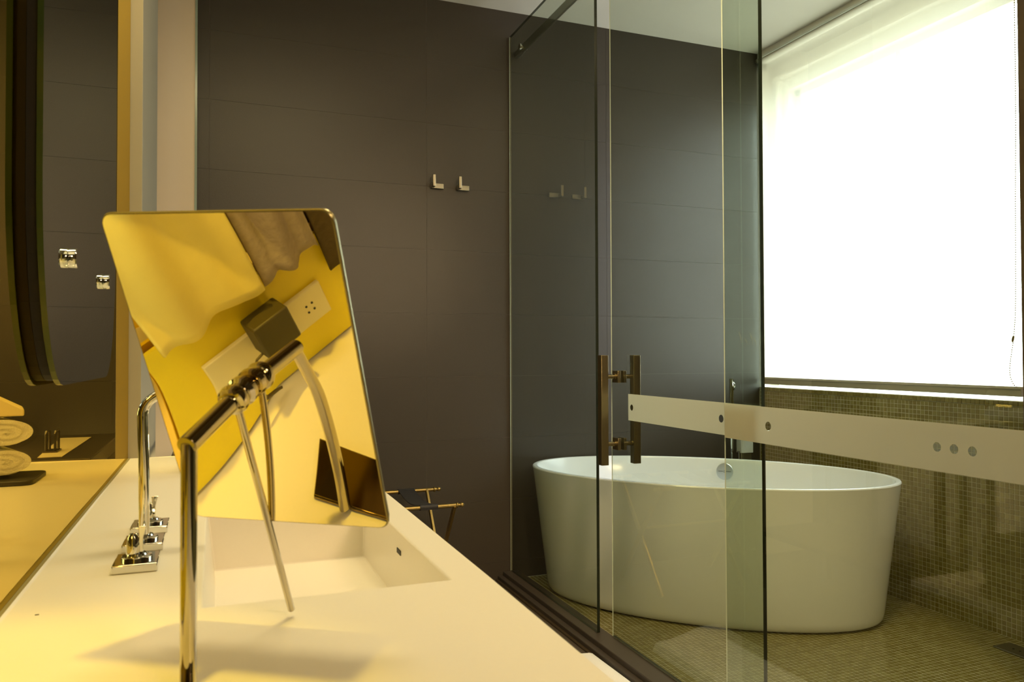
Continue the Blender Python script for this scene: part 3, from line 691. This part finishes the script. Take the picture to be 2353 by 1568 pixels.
# ---------------------------------------------------------------- magnifying mirror on its stand
nn = Vector((-.495, -.742, -.453)).normalized(); dh = Vector((.839, -.543, -.027)).normalized(); dv = Vector((.23, .391, -.891)).normalized()
EYE = Vector((0, 0, H))
def ray(x, y): return (fw*FPX+rt*(x-1176.5)-up*(y-784))
P0 = ray(568, 888); P0 = P0*(.68/P0.dot(fw))
def surf(x, y, off=0):
    d = ray(x, y); k = P0.dot(nn)/d.dot(nn)
    for _ in range(25):
        q_ = d*k; v_ = (q_-P0).dot(dv); k = (P0.dot(nn)+.045*v_+.65*max(v_, 0)**2)/d.dot(nn)
    return d*k
TLp, TRp, BRp, BLp = Vector((229, 494)), Vector((759, 485)), Vector((892, 1214)), Vector((446, 1186))
# plate corners on the flat plane, then a grid of (s, t) over the rectangle
def onpl(p): d = ray(p.x, p.y); return d*(P0.dot(nn)/d.dot(nn))
c00, c10, c11, c01 = map(onpl, (TLp, TRp, BRp, BLp))
def px_of(P): z = P.dot(fw); return 1176.5+FPX*P.dot(rt)/z, 784-FPX*P.dot(up)/z
mm = thing('magnifying_mirror', 'rectangular polished makeup mirror tilted on a chrome stand on the counter', 'mirror', (-.0116, .62, CT))
NS, NT = 40, 56; rc = .055; V = []; F = []
TS_ = [0, .0015, .004, .008, .014, .022, .033]; TS_ = TS_+[.033+(1-.066)*k/(NT-12) for k in range(1, NT-12)]+[1-t for t in reversed(TS_)]
for j in range(NT+1):
    t = TS_[j]; hgt = .306; tt = min(t, 1-t)*hgt; rr_ = .010
    ins = 0 if tt >= rr_ else (rr_-math.sqrt(max(rr_**2-(rr_-tt)**2, 0)))/.204
    for i in range(NS+1):
        s = ins+(1-2*ins)*i/NS
        Pq = (c00*(1-s)+c10*s)*(1-t)+(c01*(1-s)+c11*s)*t
        x, y = px_of(Pq); V.append(surf(x, y)+EYE)
for j in range(NT):
    for i in range(NS): a = j*(NS+1)+i; F.append((a, a+1, a+NS+2, a+NS+1))
nf = len(V)
V2 = [p-nn*.0075 for p in V]
def shell():
    q = MB(); q.add(V, F, 0); q.add(V2, [tuple(reversed(f)) for f in F], 1)
    per = [i for i in range(NS+1)]+[j*(NS+1)+NS for j in range(1, NT+1)]+[NT*(NS+1)+i for i in range(NS-1, -1, -1)]+[j*(NS+1) for j in range(NT-1, 0, -1)]
    vv = [V[i] for i in per]+[V2[i] for i in per]; n = len(per)
    q.add(vv, [(k, (k+1) % n, n+(k+1) % n, n+k) for k in range(n)], 1); return q
me = bpy.data.meshes.new('mirror_plate'); q = shell(); me.from_pydata(q.v, [], q.f)
RIM = mat('mirror_rim', (.30, .25, .11), .25, .6)
me.materials.append(MAGNI); me.materials.append(RIM); me.polygons.foreach_set('material_index', q.m)
bm = bmesh.new(); bm.from_mesh(me); bmesh.ops.remove_doubles(bm, verts=bm.verts, dist=1e-6); bmesh.ops.recalc_face_normals(bm, faces=bm.faces); bm.to_mesh(me); bm.free()
me.polygons.foreach_set('use_smooth', [True]*len(me.polygons)); me.set_sharp_from_angle(angle=math.radians(30))
mp = bpy.data.objects.new('mirror_plate', me); C.objects.link(mp); adopt(mp, mm)
# thin raised lip round the front
q = MB(); per = [V[i] for i in range(0, NS+1, 2)]+[V[j*(NS+1)+NS] for j in range(1, NT+1)]+[V[NT*(NS+1)+i] for i in range(NS-2, -1, -2)]+[V[j*(NS+1)] for j in range(NT-1, 0, -1)]
q.tube([p-nn*.002 for p in per], .0018, 8, closed=True); q.build('rim_lip', RIM, mm, smooth=True)
Pw = P0+EYE
q = MB(); q.tube([Pw+nn*.001, Pw+nn*.0945], .008, 28)
q.lathe([(.0001, 0), (.0073, 0), (.0078, .0015), (.0001, .0016)], Pw+nn*.0942, nn, 24); q.build('arm', NICKEL, mm, smooth=True)
q = MB(); q.lathe([(.010, 0), (.013, .002), (.0135, .008), (.0105, .011), (.0105, .014), (.0125, .016), (.0135, .021), (.0125, .026), (.009, .028)], Pw+nn*.002, nn, 28); q.build('joint', NICKEL, mm, smooth=True)
q = MB(); pp = Pw+nn*.0915
q.tube([(pp.x, pp.y, CT+.006), (pp.x, pp.y, pp.z)], .0062, 24); q.build('pole', NICKEL, mm, smooth=True)
q = MB(); a_ = Pw+nn*.021+dv*.006; b_ = Pw+nn*.021+dv*.243; q.tube([a_, a_.lerp(b_, .5), b_], .0034, 16)
q.lathe([(.0055, 0), (.0055, .006), (.0034, .008)], a_-dv*.002, dv, 16); q.build('tilt_rod', NICKEL, mm, smooth=True)
pe = Vector((.543, .839, 0)); ph = Vector((.839, -.543, 0)); c0 = Vector((pp.x, pp.y, 0))
cor = [Vector((-.104, .632, 0)), Vector((.003, .590, 0)), Vector((.045, .624, 0)), Vector((-.062, .666, 0))]
q = MB(); q.add([(p.x, p.y, CT+.0004) for p in cor]+[(p.x, p.y, CT+.004) for p in cor], [(0, 3, 2, 1), (4, 5, 6, 7), (0, 1, 5, 4), (1, 2, 6, 5), (2, 3, 7, 6), (3, 0, 4, 7)])
o = q.build('base_plate', mat('dark_reflecting_chrome', (.30, .22, .10), .10, 1), mm, bevel=.0015); o['label'] = 'dark polished base plate'  # dark colour stands in for the dim ceiling reflected in chrome

# ---------------------------------------------------------------- what the magnifying mirror shows: wall end of the counter beside the camera
AMB = noisy(mat('amber_light_tone', (.95, .74, .02), .35), 3, .03)  # yellow light on the wall is put into this colour
tag(bx('lit_wall_panel', (XL+.0005, .20, CT+.0035), (XL+.006, .752, H-.098), AMB), 'added yellow panel standing in for amber light on the wall beside the camera', 'panel')
def quad_on_wall(name, yz, x0, x1, m, bev=.001, parent=None):
    v = [(x, y, H+z) for x in (x0, x1) for y, z in yz]; q = MB()
    q.add(v, [(0, 1, 2, 3), (7, 6, 5, 4), (0, 4, 5, 1), (1, 5, 6, 2), (2, 6, 7, 3), (3, 7, 4, 0)]); return q.build(name, m, parent, bevel=bev)
so = thing('wall_socket', 'cream double socket plate on the yellow wall panel', 'socket', (XL, .62, H-.19))
quad_on_wall('plate', [(.530, -.206), (.705, -.206), (.705, -.155), (.530, -.155)], XL+.0062, XL+.013, mat('cream_plate', (.90, .80, .45), .4), .0015, so)
q = MB()
for yy in (.560, .551):
    for zz2 in (-.176, -.186): q.lathe([(.0016, 0), (.0016, .0006)], (XL+.0131, yy, H+zz2), (1, 0, 0), 8)
q.build('socket_hole', BLACK, so)
ad = thing('power_adapter', 'dark cube power adapter plugged into the wall socket', 'adapter', (XL+.013, .604, H-.165))
o = quad_on_wall('body', [(.592, -.180), (.642, -.180), (.642, -.130), (.592, -.130)], XL+.0132, XL+.045, mat('adapter_brown', (.07, .055, .012), .5), .003, ad)
q = MB(); cc = [(XL+.03, .630, H-.175), (XL+.032, .652, H-.178), (XL+.03, .664, H-.195), (XL+.028, .668, H-.215), (XL+.026, .660, H-.235), (XL+.024, .640, H-.245)]
q.tube(cc, .0016, 8); q.build('cord', mat('cord_brown', (.10, .07, .02), .5), ad, smooth=True)
# added cloths standing in for reflected clothing: yellow, taupe and dark brown
def hanging(name, y0, y1, z0, z1, m, label, seed, amp=.018, slant=0):
    rnd = random.Random(seed); ph_ = [rnd.random()*6 for _ in range(8)]; n, k_ = 60, 50; V = []; F = []
    for j in range(k_+1):
        for i in range(n+1):
            u_, t_ = i/n, j/k_; y = y0+(y1-y0)*u_; z = z0+(z1-z0)*t_+slant*u_*(1-t_)
            w_ = amp*(math.sin(u_*7+t_*5+ph_[0])*.5+.5)+amp*.7*abs(math.sin(u_*4-t_*9+ph_[1]))+amp*.35*math.sin(u_*17+t_*3+ph_[2])
            hem = .006*math.sin(u_*11+ph_[3])*(1-t_)
            V.append((XL+.014+w_, y, H+z+hem))
    for j in range(k_):
        for i in range(n): a = j*(n+1)+i; F.append((a, a+1, a+n+2, a+n+1))
    q = MB(); q.add(V, F); o = q.build(name, m, smooth=True)
    sd = o.modifiers.new('thick', 'SOLIDIFY'); sd.thickness = .004
    return tag(o, label, 'cloth')
hanging('stand_in_cloth', .600, .735, -.100, .45, noisy(mat('yellow_cotton', (.95, .80, .22), .9, spec=.1), 40, .05, 0, .3), 'added crumpled yellow cloth standing in for reflected clothing, on the wall beside the camera', 3, .010)
hanging('stand_in_cloth', .515, .595, -.100, .45, noisy(mat('taupe_wool', (.42, .34, .25), .95, spec=.1), 120, .15, 0, .6), 'added taupe cloth standing in for reflected clothing, beside the yellow one', 5, .010)
hanging('stand_in_cloth', .30, .510, -.150, .45, noisy(mat('dark_brown_wool', (.10, .07, .03), .95, spec=.1), 120, .15, 0, .6), 'added dark brown cloth standing in for reflected clothing, nearest the camera', 9, .012)
